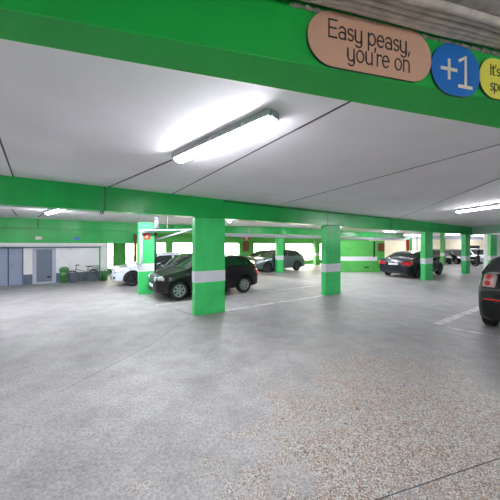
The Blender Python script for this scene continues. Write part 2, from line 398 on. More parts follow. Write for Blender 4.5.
# ---------------------------------------------------------------- pillars
def pillar(px, v, w, t, label, ztop=None, z0=0.83, z1=1.12, m='green'):
    """px: where its near left corner stands"""
    u = U_at(px, v); zt = ztop or BEAM
    r = empty('concrete_pillar', W(u, v), TH); zt = zt-0.004 if zt > 2.45 and zt < 2.55 else zt
    tag(r, label, 'pillar', 'green concrete pillars', 'thing')
    MB().box(0, w, 0, t, 0, zt).build('shaft', M[m], r, bevel=0.008)
    e = 0.0035
    MB().box(-e, w+e, -e, t+e, z0, z1).build('painted_band', M['white_band'], r, bevel=0.004)
    return r
pillar(195, 6.03, 0.84, 0.22, 'widest green pillar with a white band, in front of the black hatchback')
pillar(326, 6.03, 0.80, 0.22, 'green banded pillar left of the ramp wall, second of the front row')
pillar(425.2, 6.03, 0.86, 0.22, 'green pillar with a white band beside the dark blue saloon')
pillar(466, 6.03, 0.70, 0.24, 'green pillar under the corner where two beams meet')
def pillar_xy(x0, x1, y, t, label, ztop, z0=0.80, z1=1.09, m='green'):
    r = empty('concrete_pillar', (x0, y, 0)); tag(r, label, 'pillar', 'green concrete pillars', 'thing')
    MB().box(0, x1-x0, 0, t, 0, ztop).build('shaft', M[m], r, bevel=0.008); e = 0.0035
    MB().box(-e, x1-x0+e, -e, t+e, z0, z1).build('painted_band', M['white_band'], r, bevel=0.004)
    return r
pillar_xy(16.36, 16.80, 17.0, 0.2, 'last green pillar, standing against the white wall at the right edge', CEIL-0.45)
pA0 = pillar(138.6, 9.76, 0.55, 0.22, 'green pillar between the white car and the black hatchback, with pipes and a red sign', ztop=CAM_H+0.86)
pillar(277.4, 13.0, 0.52, 0.22, 'slim green pillar in front of the grey SUV', ztop=CAM_H+0.775)
pillar(315.5, 16.2, 0.55, 0.25, 'small green pillar by the daylight bays, right of the grey SUV', ztop=CEIL, m='green_lime')
pillar(410, 13.15, 0.45, 0.26, 'far green pillar with a red panel, seen over the dark blue saloon', ztop=CAM_H+0.775)
pillar(444, 9.9, 0.30, 0.3, 'far thin green pillar between two parked cars', ztop=CEIL, m='green_lime')
# the short cross beam on the pillar with the pipes

# ---------------------------------------------------------------- lamps
def ceiling_lamp(x, y, ang, label, length=1.55, drop=0.0):
    r = empty('ceiling_light', (x, y, CEIL-drop), ang)
    tag(r, label, 'ceiling light', 'fluorescent batten lights')
    L = length/2
    hb = MB().box(-L-0.02, L+0.02, -0.085, 0.085, -0.065, 0)
    for sx in (-1, 1): hb.box(sx*(L+0.02)-0.02, sx*(L+0.02)+0.02, -0.055, 0.055, -0.07, -0.004)
    hb.build('housing', M['lamp_housing'], r, bevel=0.006)
    d = MB(); st = []
    n = 9
    for x_, sc in ((-L, 0.35), (-L+0.015, 0.8), (-L+0.05, 1.0), (L-0.05, 1.0), (L-0.015, 0.8), (L, 0.35)):
        st.append([(x_, 0.074*sc*math.cos(PI*k/(n-1)), -0.064-0.05*sc*math.sin(PI*k/(n-1))) for k in range(n)])
    vs = [p for ring in st for p in ring]; fs = []
    for i in range(len(st)-1):
        for k in range(n-1): fs.append((i*n+k, i*n+k+1, (i+1)*n+k+1, (i+1)*n+k))
        fs.append((i*n+n-1, i*n, (i+1)*n, (i+1)*n+n-1))
    fs += [tuple(range(n)), tuple(range((len(st)-1)*n, len(st)*n))]
    d.add(vs, fs).build('diffuser', M['lamp'], r, smooth=True)
    for k in (-0.5, 0.0, 0.5):
        MB().box(k-0.015, k+0.015, 0.070, 0.088, -0.075, -0.03).build('clip', M['chrome'], r); MB().box(k-0.015, k+0.015, -0.088, -0.070, -0.075, -0.03).build('clip', M['chrome'], r)
    if drop:
        for k in (-0.5, 0.5): MB().tube([(k, 0, 0), (k, 0, drop)], 0.006).build('hanger', M['galv'], r)
    return r
ceiling_lamp(-0.39, 2.86, math.atan2(-1.17, 1.27), 'bright tube light on the white ceiling, nearest the camera', 1.62)
p = at_h(55.5, 211.5, 1.14); ceiling_lamp(-6.6, 8.45, -0.66, 'lit tube light above the doors and bicycle', 1.75)
ceiling_lamp(7.2, 7.75, -PI/2+0.15, 'lit tube light on the ceiling at the right edge', 1.6)
ceiling_lamp(5.5, 14.6, -PI/2+0.15, 'small far tube light just right of the second pillar')
ceiling_lamp(-0.9, 11.2, -PI/2+0.1, 'small far tube light just right of the widest pillar')
ceiling_lamp(16.8, 26.5, 0.1, 'tube light hanging above the dark blue saloon', 1.9)
ceiling_lamp(20.3, 24.5, -0.2, 'tube light at the far end between the last two row pillars', 1.9)
ceiling_lamp(25.5, 24.5, PI/2, 'far tube light over the cars by the cream wall', 1.6)
ceiling_lamp(11.5, 20.5, TH, 'tube light over the ramp')
ceiling_lamp(3.0, 12.4, TH, 'unseen fill light added behind the beam over the grey SUV')  # unseen lights behind the beams, added to brighten the bays
ceiling_lamp(*W(2.5, 8.6)[:2], TH, 'unseen fill light added behind the long beam, over the row of parked cars')
ceiling_lamp(*W(-3.5, 8.6)[:2], TH, 'unseen fill light added behind the long beam, before the doors')
ceiling_lamp(*W(13.5, 8.6)[:2], TH, 'unseen fill light added behind the long beam, over the dark saloon')
ceiling_lamp(*W(19.0, 8.6)[:2], TH, 'unseen fill light added behind the long beam, at its far end')
ceiling_lamp(-7.5, 5.5, -0.7, 'unseen fill light added outside the left edge')  # out-of-frame lights at the sides, added to lift the overall level
ceiling_lamp(13.0, 8.8, -PI/2, 'unseen fill light added beyond the right edge, before the cross beam')
ceiling_lamp(-3.8, 6.2+1.9, -0.66, 'unseen fill light added behind the long beam, left of the widest pillar')  # one more unseen light added behind the beam
ceiling_lamp(-9.5, 1.5, -0.7, 'unseen fill light added beyond the left edge, level with the camera')
ceiling_lamp(19.5, 28.3, 0.0, 'added fill light close to the far cream wall, left')  # two lights added to brighten the cream wall
ceiling_lamp(26.0, 28.3, 0.0, 'added fill light close to the far cream wall, right')
ceiling_lamp(20.0, 13.0, PI/2, 'unseen fill light added beyond the cross beam')  # unseen, added as fill past the cross beam
ceiling_lamp(4.5, -3.2, 0.3, 'unseen fill light added well behind the camera, right')  # unseen lights behind the camera, added to brighten the near beam
ceiling_lamp(-2.5, -4.5, 0.3, 'unseen fill light added well behind the camera, left')
ceiling_lamp(-5.0, -1.5, 0.0, 'unseen fill light added behind the camera, left')
ceiling_lamp(2.5, -2.2, 0.0, 'unseen fill light added behind the camera')
ceiling_lamp(6.5, 1.0, -0.7, 'unseen fill light added beyond the right edge')  # unseen, added as fill from the right

# ---------------------------------------------------------------- stroke lettering
def arc(cx, cy, rx, ry, a0, a1, n=14):
    return [(cx+rx*math.cos(math.radians(a0+(a1-a0)*i/n)), cy+ry*math.sin(math.radians(a0+(a1-a0)*i/n))) for i in range(n+1)]
G = {
 'E': (0.47, [[(0.40, 0.72), (0.03, 0.72), (0.03, 0), (0.40, 0)], [(0.03, 0.38), (0.36, 0.38)]]),
 'a': (0.42, [[(0.05, 0.42)]+arc(0.18, 0.34, 0.15, 0.16, 120, 0)+[(0.33, 0)], arc(0.18, 0.14, 0.15, 0.14, 20, 380, 18)]),
 's': (0.36, [arc(0.16, 0.37, 0.12, 0.12, 35, 255, 10)+arc(0.16, 0.13, 0.13, 0.125, 75, -145, 10)]),
 'y': (0.43, [[(0.03, 0.5), (0.03, 0.17)]+arc(0.18, 0.17, 0.15, 0.17, 180, 360), [(0.33, 0.5), (0.33, -0.08)]+arc(0.19, -0.08, 0.14, 0.13, 0, -150)]),
 'p': (0.45, [[(0.03, 0.5), (0.03, -0.22)], arc(0.20, 0.25, 0.17, 0.25, 0, 360, 20)]),
 'e': (0.43, [[(0.03, 0.27), (0.36, 0.27)]+arc(0.195, 0.25, 0.165, 0.25, 5, 315, 18)]),
 'o': (0.46, [arc(0.20, 0.25, 0.17, 0.25, 0, 360, 20)]),
 'u': (0.43, [[(0.03, 0.5), (0.03, 0.17)]+arc(0.18, 0.17, 0.15, 0.17, 180, 360), [(0.33, 0.5), (0.33, 0)]]),
 'r': (0.27, [[(0.03, 0.5), (0.03, 0)], arc(0.17, 0.33, 0.14, 0.15, 180, 60, 8)]),
 'n': (0.43, [[(0.03, 0.5), (0.03, 0)], arc(0.18, 0.33, 0.15, 0.17, 180, 0)+[(0.33, 0)]]),
 'h': (0.43, [[(0.03, 0.72), (0.03, 0)], arc(0.18, 0.33, 0.15, 0.17, 180, 0)+[(0.33, 0)]]),
 't': (0.30, [[(0.12, 0.66), (0.12, 0.10)]+arc(0.22, 0.10, 0.10, 0.10, 180, 280, 6), [(0.0, 0.5), (0.25, 0.5)]]),
 'I': (0.16, [[(0.05, 0.72), (0.05, 0)]]),
 ',': (0.18, [[(0.08, 0.05), (0.03, -0.12)]]),
 "'": (0.14, [[(0.07, 0.74), (0.04, 0.58)]]),
 '+': (0.52, [[(0.04, 0.36), (0.46, 0.36)], [(0.25, 0.57), (0.25, 0.15)]]),
 '1': (0.45, [[(0.06, 0.62), (0.24, 0.72), (0.24, 0)], [(0.05, 0), (0.42, 0)]]),
 ' ': (0.22, []),
}
def ribbon(mb, pts, w, y0, y1):
    pts = [Vector(p) for p in pts]; n = len(pts); L = []; R = []
    for i, p in enumerate(pts):
        d1 = (pts[i]-pts[i-1]).normalized() if i else None
        d2 = (pts[i+1]-pts[i]).normalized() if i < n-1 else None
        d = ((d1 or d2)+(d2 or d1)).normalized()
        nn = Vector((-d.y, d.x)); k = 1.0
        if d1 and d2: k = min(1.0/max(0.3, nn.dot(Vector((-d2.y, d2.x)))), 1.5)
        e = Vector((0, 0))
        if i == 0: e = -d*w*0.5
        if i == n-1: e = d*w*0.5
        L.append(p+e+nn*w/2*k); R.append(p+e-nn*w/2*k)
    vs = [(q.x, y, q.y) for y in (y0, y1) for q in L+R]; N = 2*n; fs = []
    for i in range(n-1):
        fs += [(i, i+1, n+i+1, n+i), (N+i, N+n+i, N+n+i+1, N+i+1), (i, N+i, N+i+1, i+1), (n+i, n+i+1, N+n+i+1, N+n+i)]
    fs += [(0, n, N+n, N), (n-1, N+n-1, N+2*n-1, 2*n-1)]
    mb.add(vs, fs)
def lettering(mb, text, x, z, size, w, y0, y1):
    for ch in text:
        adv, strokes = G[ch]
        for s in strokes: ribbon(mb, [(x+a*size, z+b*size) for a, b in s], w, y0, y1)
        x += adv*size
    return x
def stadium(w, h, n=16, r=None):
    r = r or h/2; pts = []
    for cx, cz, a0 in ((w-r, h-r, 0), (r, h-r, 90), (r, r, 180), (w-r, r, 270)):
        pts += [(cx+r*math.cos(math.radians(a0+90*i/n)), cz+r*math.sin(math.radians(a0+90*i/n))) for i in range(n+1)]
    return pts
FANG = math.atan(0.24)
def face_s(px):   # distance along the near beam's face from x = 0
    r = (px-250)/250.0; x = 1.2*r/(1-0.24*r); return x/math.cos(FANG)
def beam_sign(px, w, h, zc, m, text_fn, ink, label, r=None):
    s = face_s(px); x = s*math.cos(FANG)
    root = empty('sign', (x, f1(x)-0.001, zc-h/2), FANG); tag(root, label, 'sign', 'round-ended signs on the near beam')
    pts = stadium(w, h, r=r); n = len(pts); t = 0.012
    vs = [(a, -t, b) for a, b in pts]+[(a, 0, b) for a, b in pts]
    fs = [tuple(range(n)), tuple(range(n, 2*n))[::-1]]+[(i, (i+1) % n, n+(i+1) % n, n+i) for i in range(n)]
    mb = MB(); mb.add(vs, fs[:2]); mb.add([(a, -t, b) for a, b in pts]+[(a, 0, b) for a, b in pts], fs[2:], 1)
    mb.build('board', [M[m], M['sign_edge']], root)
    lt = MB(); text_fn(lt, w, h, -t-0.0018, -t+0.0005); lt.build('lettering', M[ink], root)
    return root
beam_sign(306.5, 0.775, 0.285, CAM_H+1.068, 'sign_pink',
          lambda mb, w, h, a, b: (lettering(mb, 'Easy peasy,', 0.115, 0.152, 0.124, 0.0078, a, b), lettering(mb, "you're on", 0.225, 0.048, 0.124, 0.0078, a, b)),
          'ink', 'long tan sign reading Easy peasy, you\'re on')
beam_sign(429.3, 0.372, 0.300, CAM_H+1.040, 'sign_blue',
          lambda mb, w, h, a, b: lettering(mb, '+1', 0.068, 0.060, 0.245, 0.019, a, b), 'ink_pale', 'round blue sign reading +1', r=0.1495)
beam_sign(477, 0.60, 0.250, CAM_H+1.04, 'sign_yellow',
          lambda mb, w, h, a, b: (lettering(mb, "It's the", 0.088, 0.143, 0.088, 0.006, a, b), lettering(mb, 'spot', 0.088, 0.048, 0.088, 0.006, a, b)),
          'ink', 'yellow sign cut off by the right edge of the picture')
# conduits beside the beam
for k, (off, rr, dz) in enumerate(((0.038, 0.014, 0.02), (0.058, 0.013, 0.016), (0.088, 0.013, 0.016), (0.118, 0.011, 0.014), (0.160, 0.020, 0.024))):
    mb = MB(); pts = []
    x = -1.0
    while x < 7.0:
        pts.append((x+off*math.sin(FANG), f1(x)-off*math.cos(FANG)+0.003*math.sin(x*7+k), CEIL-dz-0.002+0.003*math.sin(x*5+k*2))); x += 0.12
    mb.tube(pts, rr, 8)
    tag(mb.build('conduit', M['conduit'], smooth=True), ('dusty conduit running against the top of the near beam, lowest of the five', 'thin dusty conduit, second of the five out from the near beam', 'thin dusty conduit in the middle of the five above the signs', 'thinnest dusty conduit, fourth of the five out from the near beam', 'thickest dusty conduit, farthest of the five from the near beam')[k], 'conduit', 'conduits above the signs')
# rough paint edge where the beam meets the conduits
mb = MB()
for i in range(170):
    x = 0.2+i*0.02+random.uniform(-0.006, 0.006); s = random.uniform(0.006, 0.013)
    mb.tube([(x, f1(x)-0.003, CEIL-0.034), (x+0.02, f1(x+0.02)-0.004, CEIL-0.036-random.uniform(0, 0.006))], s, 5)
struct(mb.build(trim_name(), M['raw_concrete']), 'ragged mortar edge along the top of the near beam')

# ---------------------------------------------------------------- floor paint
def fline(p, q, w, label):
    p = Vector(p[:2]); q = Vector(q[:2]); d = (q-p).normalized(); n = Vector((-d.y, d.x))*w/2
    o = MB().prism([p-n, q-n, q+n, p+n], -0.01, 0.002).build('floor_line_marking', M['line']); struct(o, label)
def uvline(u0, u1, v, w, label): fline(W(u0, v), W(u1, v), w, label)
uvline(3.1, 6.95, 6.12, 0.13, 'white bay line between the two nearest pillars')
uvline(1.6, 8.4, 7.80, 0.12, 'white bay line beside the black hatchback')
a_ = uv_of(floor_at(437, 324)); uvline(a_[0], a_[0]+5.4, a_[1], 0.16, 'thick white bay line beside the right edge car')
q_ = floor_at(447, 327.5); fline(q_, floor_at(502, 337), 0.07, 'thin white line across the bay at the right edge')
uvline(15.4, 19.8, 6.12, 0.12, 'white bay line between the third and fourth pillars')
uvline(19.0, 25.0, 7.6, 0.12, 'white bay line beyond the dark saloon')
for pts_, w_ in ((((380, 303), (440, 311), (500, 322)), 0.02), (((137, 296), (195, 316)), 0.02), (((190, 317), (150, 345), (60, 392)), 0.008)):
    jm = MB(); gp = [floor_at(*t_).to_2d() for t_ in pts_]
    for a, b_ in zip(gp, gp[1:]):
        d = (b_-a).normalized(); n = Vector((-d.y, d.x))*w_/2; jm.prism([a-n, b_-n, b_+n, a+n], -0.01, 0.0015)
    struct(jm.build(trim_name(), M['floor_joint']), 'thin dark joint in the concrete floor')
jn = MB(); pp = [Vector((0.55, 1.64)), Vector((2.2, 2.11)), Vector((5.5, 3.1))]
for a, b_ in zip(pp, pp[1:]):
    d = (b_-a).normalized(); n = Vector((-d.y, d.x))*0.004; jn.prism([a-n, b_-n, b_+n, a+n], -0.01, 0.0015)
struct(jn.build(trim_name(), M['seam']), 'dark expansion joint in the pebbly floor')


# ---------------------------------------------------------------- cars
def interp(tab, x):
    if x <= tab[0][0]: return tab[0][1]
    for (a, fa), (b_, fb2) in zip(tab, tab[1:]):
        if x <= b_:
            t = (x-a)/(b_-a); return fa+(fb2-fa)*t
    return tab[-1][1]
def smooth_tab(tab, r=0.07):
    """the profile with its corners eased"""
    def f(x): return sum(interp(tab, x+d*r)*w for d, w in ((-1, .15), (-.5, .2), (0, .3), (.5, .2), (1, .15)))
    return f
class CarShape:
    def __init__(s, L, Wd, top, belt, nose=(0.24, 0.56), tail=(0.24, 0.62), zroof=None, tumble=0.25, sill=0.20):
        s.L, s.W = L, Wd; s.top = smooth_tab(top); s.belt = smooth_tab(belt)
        s.nose, s.tail, s.tumble, s.sill = nose, tail, tumble, sill
        s.zroof = zroof or max(z for _, z in top)
    def section(s, x):
        h = s.L/2; zt = s.top(x); zb = min(s.belt(x), zt-0.035)
        tf = max(0.0, (x-(h-0.75))/0.75); tr = max(0.0, (-x-(h-0.55))/0.55)
        wm = s.W/2*(1-0.20*tf**2.4-0.07*tf**10)*(1-0.10*tr**2.6-0.05*tr**10)
        zs = s.sill+0.05*tf**2+0.06*tr**2
        rel = max(0.0, min(1.0, (zt-zb)/(s.zroof-s.belt(0))))
        wb_ = wm*(0.955 if zt-zb > 0.04 else 0.93); wr = wb_*(1-s.tumble*rel)
        zm = zs+(zb-zs)*0.55
        return [(wm*0.80, zs-0.0), (wm*0.965, zs+0.06), (wm*0.995, zs+(zb-zs)*0.30), (wm, zm), (wm*0.99, zs+(zb-zs)*0.82),
                (wb_, zb), (wr*1.0, zb+(zt-zb)*0.86), (wr*0.84, zb+(zt-zb)*0.965), (wr*0.45, zt-0.008*rel), (0.0, zt)]
    def P(s, x, q, side=1):
        """q runs 0 (sill) .. 5 (belt) .. 6 (roof edge) .. 9 (centre line)"""
        sec = s.section(x); q = max(0, min(8.9999, q)); i = int(q); t = q-i
        a, b_ = sec[i], sec[i+1]
        return Vector((x, side*(a[0]+(b_[0]-a[0])*t), a[1]+(b_[1]-a[1])*t))
    def body(s):
        h = s.L/2; xs = [-h, -h+0.012, -h+0.03, -h+0.06]; x = -h+0.10
        while x < h-0.09: xs.append(x); x += 0.055
        xs += [h-0.06, h-0.03, h-0.012, h]
        qs = [0, 1, 2, 3, 4, 4.6, 5, 5.5, 6, 6.5, 7, 8, 9]; mb = MB(); vs = []; K = 2*len(qs)-1
        for x in xs:
            end = max(0.0, 1-(h-abs(x))/0.07); pin = 1-0.055*end**1.5
            ring = [s.P(x, q, 1) for q in qs]+[s.P(x, q, -1) for q in qs[-2::-1]]
            lo, hi = (s.nose if x > 0 else s.tail)
            for p in ring:
                zc = (lo+hi)/2; z = p.z
                if end > 0: z = z+(max(lo, min(hi, z))-z)*(end**2)
                vs.append((p.x, p.y*pin, z))
        fs = []
        for i in range(len(xs)-1):
            for k in range(K): fs.append((i*K+k, i*K+(k+1) % K, (i+1)*K+(k+1) % K, (i+1)*K+k))
        fs += [tuple(range(K))[::-1], tuple(range((len(xs)-1)*K, len(xs)*K))]
        return mb.add(vs, fs)
    def patch(s, corners, side=1, nx=10, nq=6, off=0.006, both=False):
        """corners: (x,q) bottom-rear, bottom-front, top-front, top-rear"""
        mb = MB(); vs = []
        for lay in (off, off-0.02):
            for j in range(nq+1):
                b_ = j/nq
                for i in range(nx+1):
                    a = i/nx
                    x = (corners[0][0]*(1-a)+corners[1][0]*a)*(1-b_)+(corners[3][0]*(1-a)+corners[2][0]*a)*b_
                    q = (corners[0][1]*(1-a)+corners[1][1]*a)*(1-b_)+(corners[3][1]*(1-a)+corners[2][1]*a)*b_
                    if both:   # q 0..1 runs across the car through the centre line
                        qq = q; sd = 1
                        if q > 9: qq = 18-q; sd = -1
                    else: qq, sd = q, side
                    def S(x_, q_):
                        if both and q_ > 9: return s.P(x_, 18-q_, -1)
                        return s.P(x_, q_, 1 if both else side)
                    p = S(x, q); e = 0.01
                    n_ = (S(x+e, q)-S(x-e, q)).cross(S(x, min(q+e, 17.99))-S(x, q-e))
                    if n_.length < 1e-12: n_ = Vector((0, 0, 1))
                    n_.normalize()
                    c = Vector((p.x*0.3, 0, 0.6))
                    if n_.dot(p-c) < 0: n_ = -n_
                    vs.append(p+n_*lay)
        n1 = (nx+1)*(nq+1); fs = []
        for j in range(nq):
            for i in range(nx):
                a = j*(nx+1)+i; q4 = (a, a+1, a+nx+2, a+nx+1)
                fs.append(q4); fs.append(tuple(n1+k for k in q4[::-1]))
        loop = list(range(nx+1))+[(j+1)*(nx+1)-1+0 for j in range(1, nq+1)]+[nq*(nx+1)+i for i in range(nx-1, -1, -1)]+[j*(nx+1) for j in range(nq-1, 0, -1)]
        for a, b_ in zip(loop, loop[1:]+loop[:1]): fs.append((a, n1+a, n1+b_, b_))
        return mb.add(vs, fs)

def car(p_rear_or, heading, shape, paint, label, wb, xr, R=0.31, group='parked cars', name='car', rim='rim', spokes=7, windows=(), screen=None, rear=None,
        head=None, tails=(), plate_f=True, plate_r=True, grille=True, mirrors=True, tail_mat='tail_red', roofbars=False, track=None, extras=None, detail=True):
    """p: world point of the rear axle on the floor; local x forward, rear axle at local x = xr"""
    root = empty(name, (0, 0, 0), heading)
    c, s_ = math.cos(heading), math.sin(heading)
    root.location = (p_rear_or[0]-c*xr, p_rear_or[1]-s_*xr, 0)
    tag(root, label, 'car', group)
    tr = (track or shape.W)/2
    bo = shape.body().build('body', paint, root, smooth=True)
    bo.data.materials.append(M['black_plastic'])
    # wheel housings cut out of the body
    cut = MB()
    for x in (xr, xr+wb):
        for sd in (-1, 1):
            pr = [(0.0001, -0.16), (R+0.055, -0.16), (R+0.055, 0.16), (0.0001, 0.16)]
            cut.lathe_y(pr, 32, (x, sd*(tr-0.08), R+0.01), 0)
    co = cut.build('cutter', M['black_plastic'])
    bm = bmesh.new(); bm.from_mesh(co.data); bmesh.ops.remove_doubles(bm, verts=bm.verts, dist=0.001)
    bmesh.ops.recalc_face_normals(bm, faces=bm.faces); bm.to_mesh(co.data); bm.free()
    co.rotation_euler = (0, 0, heading); co.location = root.location
    md = bo.modifiers.new('arches', 'BOOLEAN'); md.operation = 'DIFFERENCE'; md.object = co; md.solver = 'EXACT'
    try: md.material_mode = 'TRANSFER'
    except Exception: pass
    bpy.context.view_layer.update()
    dg = bpy.context.evaluated_depsgraph_get()
    me = bpy.data.meshes.new_from_object(bo.evaluated_get(dg)); bo.modifiers.clear(); bo.data = me
    bpy.data.objects.remove(co, do_unlink=True)
    for p in me.polygons: p.use_smooth = True
    me.set_sharp_from_angle(angle=math.radians(38))
    # wheels
    for x in (xr, xr+wb):
        for sd in (-1, 1):
            y0 = sd*(tr-0.115)
            w_ = MB().lathe_y([(R*0.64, -0.09), (R*0.90, -0.10), (R*0.985, -0.075), (R, -0.03), (R, 0.03), (R*0.985, 0.075), (R*0.90, 0.10), (R*0.64, 0.09), (R*0.60, 0)], 32, (0, 0, 0))
            wo = w_.build('wheel', M['tyre'], root, smooth=True, loc=(x, y0, R))
            rm = MB(); ro = R*0.66
            rm.lathe_y([(ro*0.86, sd*0.02), (ro*0.88, sd*0.085), (ro, sd*0.092), (ro, sd*0.02)], 28)
            rm.lathe_y([(0.0001, sd*0.03), (0.0001, sd*0.082), (ro*0.24, sd*0.078), (ro*0.26, sd*0.03)], 20)
            for k in range(spokes):
                a = 2*PI*k/spokes; d = Vector((math.cos(a), 0, math.sin(a))); e = Vector((-math.sin(a), 0, math.cos(a)))
                q = []
                for rr, hw in ((ro*0.18, ro*0.13), (ro*0.9, ro*0.17)):
                    for yy in (sd*0.045, sd*0.074):
                        q += [d*rr-e*hw+Vector((0, yy, 0)), d*rr+e*hw+Vector((0, yy, 0))]
                rm.add(q, [(0, 1, 3, 2), (4, 6, 7, 5), (0, 2, 6, 4), (1, 5, 7, 3), (2, 3, 7, 6), (0, 4, 5, 1)])
            rm.build('wheel_rim', M[rim], wo, smooth=False)
            MB().lathe_y([(0.0001, sd*0.0), (0.0001, sd*0.03), (ro*0.87, sd*0.03), (ro*0.87, sd*0.0)], 24).build('brake_disc', M['dark'], wo)
    h = shape.L/2
    for sd in (-1, 1):
        for wn in windows: shape.patch(wn, sd).build('side_window', M['glass'], root, smooth=False)
        if head: shape.patch(head, sd, 8, 6, 0.009).build('headlight', M['head'], root, smooth=True)
        for tn in tails: shape.patch(tn[0], sd, 8, 6, 0.010).build('tail_light', M[tn[1]], root, smooth=True)
        if mirrors and screen:
            xm = screen[1]-0.42; pm = shape.P(xm, 5, sd)
            mo = MB().box(-0.06, 0.05, 0.02, 0.20, 0.0, 0.13)
            if sd < 0: mo.v = [(a, -b_, c_) for a, b_, c_ in mo.v]
            mo.build('wing_mirror', paint, root, bevel=0.02, loc=(xm, pm.y, pm.z+0.02))
        if detail:
            # door shut lines and handle
            for xd in (windows[0][0][0]-0.02, windows[0][1][0]-0.12) if windows else ():
                shape.patch([(xd-0.006, 0.9), (xd+0.006, 0.9), (xd+0.006, 4.95), (xd-0.006, 4.95)], sd, 1, 8, 0.002).build('door_seam', M['dark'], root)
            if windows:
                xd = windows[0][0][0]+0.08
                shape.patch([(xd, 4.25), (xd+0.2, 4.25), (xd+0.2, 4.42), (xd, 4.42)], sd, 3, 1, 0.025).build('door_handle', paint, root, bevel=0.004)
    if screen: # windscreen: from the roof (x0) to the cowl (x1)
        x0, x1 = screen
        shape.patch([(x0, 6.15), (x1, 6.0), (x1, 12.0), (x0, 11.85)], 1, 8, 14, 0.006, both=True).build('windscreen', M['glass'], root, smooth=True)
    if rear:
        x0, x1 = rear
        shape.patch([(x0, 6.3), (x1, 6.3), (x1, 11.7), (x0, 11.7)], 1, 8, 14, 0.006, both=True).build('rear_window', M['glass'], root, smooth=True)
    lo, hi = shape.nose
    wn_ = shape.P(h, 3)[1]*0.93
    if grille:
        MB().box(h-0.03, h+0.006, -wn_*0.62, wn_*0.62, lo+0.05, lo+0.16).build('lower_grille', M['black_plastic'], root, bevel=0.01)
        g = MB()
        for k in range(3): g.box(h-0.045, h+0.008, -wn_*0.45, wn_*0.45, hi-0.045+k*0.028, hi-0.03+k*0.028)
        g.build('grille', M['black_plastic'], root)
    if plate_f: MB().box(h, h+0.016, -0.26, 0.26, lo+0.17, lo+0.28).build('number_plate', M['plate'], root, bevel=0.004)
    lo, hi = shape.tail
    if plate_r: MB().box(-h-0.016, -h+0.01, -0.26, 0.26, hi-0.15, hi-0.04).build('number_plate', M['plate'], root, bevel=0.004)
    MB().box(-h-0.006, -h+0.04, -wn_*0.7, wn_*0.7, lo-0.01, lo+0.09).build('lower_bumper', M['black_plastic'], root, bevel=0.01)
    if extras: extras(root, shape)
    return root

def hatch_shape(L=3.95, Wd=1.68, H=1.45, hood=0.93, nose_z=0.70, belt_f=0.90, belt_r=0.99, cowl=0.95, roof_f=0.18, roof_r=-1.35, tail_b=-1.86, **k):
    h = L/2; sc = h/1.975
    top = [(-h, 0.74), (-h+0.05, 0.86), (tail_b*sc, 0.98), (roof_r*sc, H-0.06), (roof_r*sc+0.5, H-0.01), (-0.35, H), (roof_f, H-0.03), (cowl, hood+0.0), (h-0.35, nose_z+0.09), (h-0.06, nose_z), (h, nose_z-0.08)]
    belt = [(-h, belt_r), (-h+0.5, belt_r), (0.9, belt_f), (h, belt_f-0.1)]
    return CarShape(L, Wd, top, belt, **k)
def paint(name, rgb, metal=0.3, rough=0.28): return mat(name, rgb, rough, metal=metal, var=0.04, scale=3, coat=0.35, spec=0.35)
P_black = paint('black_car_paint', (20, 15, 22), 0.0, 0.3); P_black2 = paint('charcoal_car_paint', (38, 42, 46)); P_white = paint('white_car_paint', (214, 220, 232), 0.0)
P_grey = paint('grey_car_paint', (96, 106, 108), 0.5); P_navy = paint('navy_car_paint', (17, 20, 38), 0.0, 0.25); P_dkgreen = paint('dark_green_black_paint', (12, 17, 18), 0.0, 0.3)
P_silver = paint('silver_blue_car_paint', (150, 166, 196), 0.4)

def hatch_windows(s=1.0, x0=-1.32, q1=5.88):
    return [[(-0.42, 5.12), (0.86, 5.15), (0.28, q1), (-0.42, q1)], [(-1.22*s, 5.12), (-0.50, 5.12), (-0.50, q1), (-1.02*s, q1)],
            [(-1.56*s, 5.25), (-1.30*s, 5.15), (-1.10*s, q1), (-1.34*s, q1-0.05)]]
FRONT = TH+PI                        # nose towards -u
# 1 black hatchback beside the widest pillar
sh = hatch_shape(3.86, 1.62, 1.45, nose_z=0.76, hood=0.98, belt_f=0.93, tumble=0.22, roof_r=-1.42, tail_b=-1.86)
pr = floor_at(243.5, 291.5); u_, v_ = uv_of(pr)
def place_front(u_rear_axle, v_near, Wd): return W(u_rear_axle, v_near+Wd/2)
def golf_extra(root, sh_):
    h = sh_.L/2
    for sd in (-1, 1):   # round twin headlamps
        for xx, yy, r_ in ((h-0.205, 0.675, 0.108), (h-0.075, 0.475, 0.082)):
            o = MB().lathe_y([(0.0001, -0.03), (r_, -0.03), (r_, 0.0), (r_*0.8, 0.018), (0.0001, 0.024)], 20).build('round_headlamp', M['head'], root, smooth=True)
            o.location = (xx+0.05, sd*yy, 0.685); o.rotation_euler = (-0.3, 0, -PI/2+sd*(0.95 if yy > 0.6 else 0.5))
car(place_front(4.86, 8.05, 1.62), FRONT, sh, P_black, 'black hatchback behind the widest pillar, nose to the piped pillar', 2.46, -1.24, 0.305,
    windows=hatch_windows(), screen=(0.24, 1.00), rear=(-1.79, -1.44), tails=[([(-1.93, 3.4), (-1.76, 3.4), (-1.70, 5.0), (-1.86, 5.0)], 'tail_red')], extras=golf_extra)
# 2 second dark car behind it
sh = hatch_shape(4.05, 1.68, 1.46, cowl=1.2)
car(place_front(4.95, 10.12, 1.68), FRONT, sh, P_black2, 'charcoal car with only windscreen and roof showing over the black hatchback', 2.5, -1.25, 0.305,
    windows=hatch_windows(), screen=(0.26, 1.24), rear=(-1.80, -1.42), head=[(1.46, 3.5), (1.98, 3.0), (1.98, 4.7), (1.54, 5.0)],
    tails=[([(-1.98, 3.4), (-1.80, 3.4), (-1.74, 5.0), (-1.90, 5.0)], 'tail_red')])
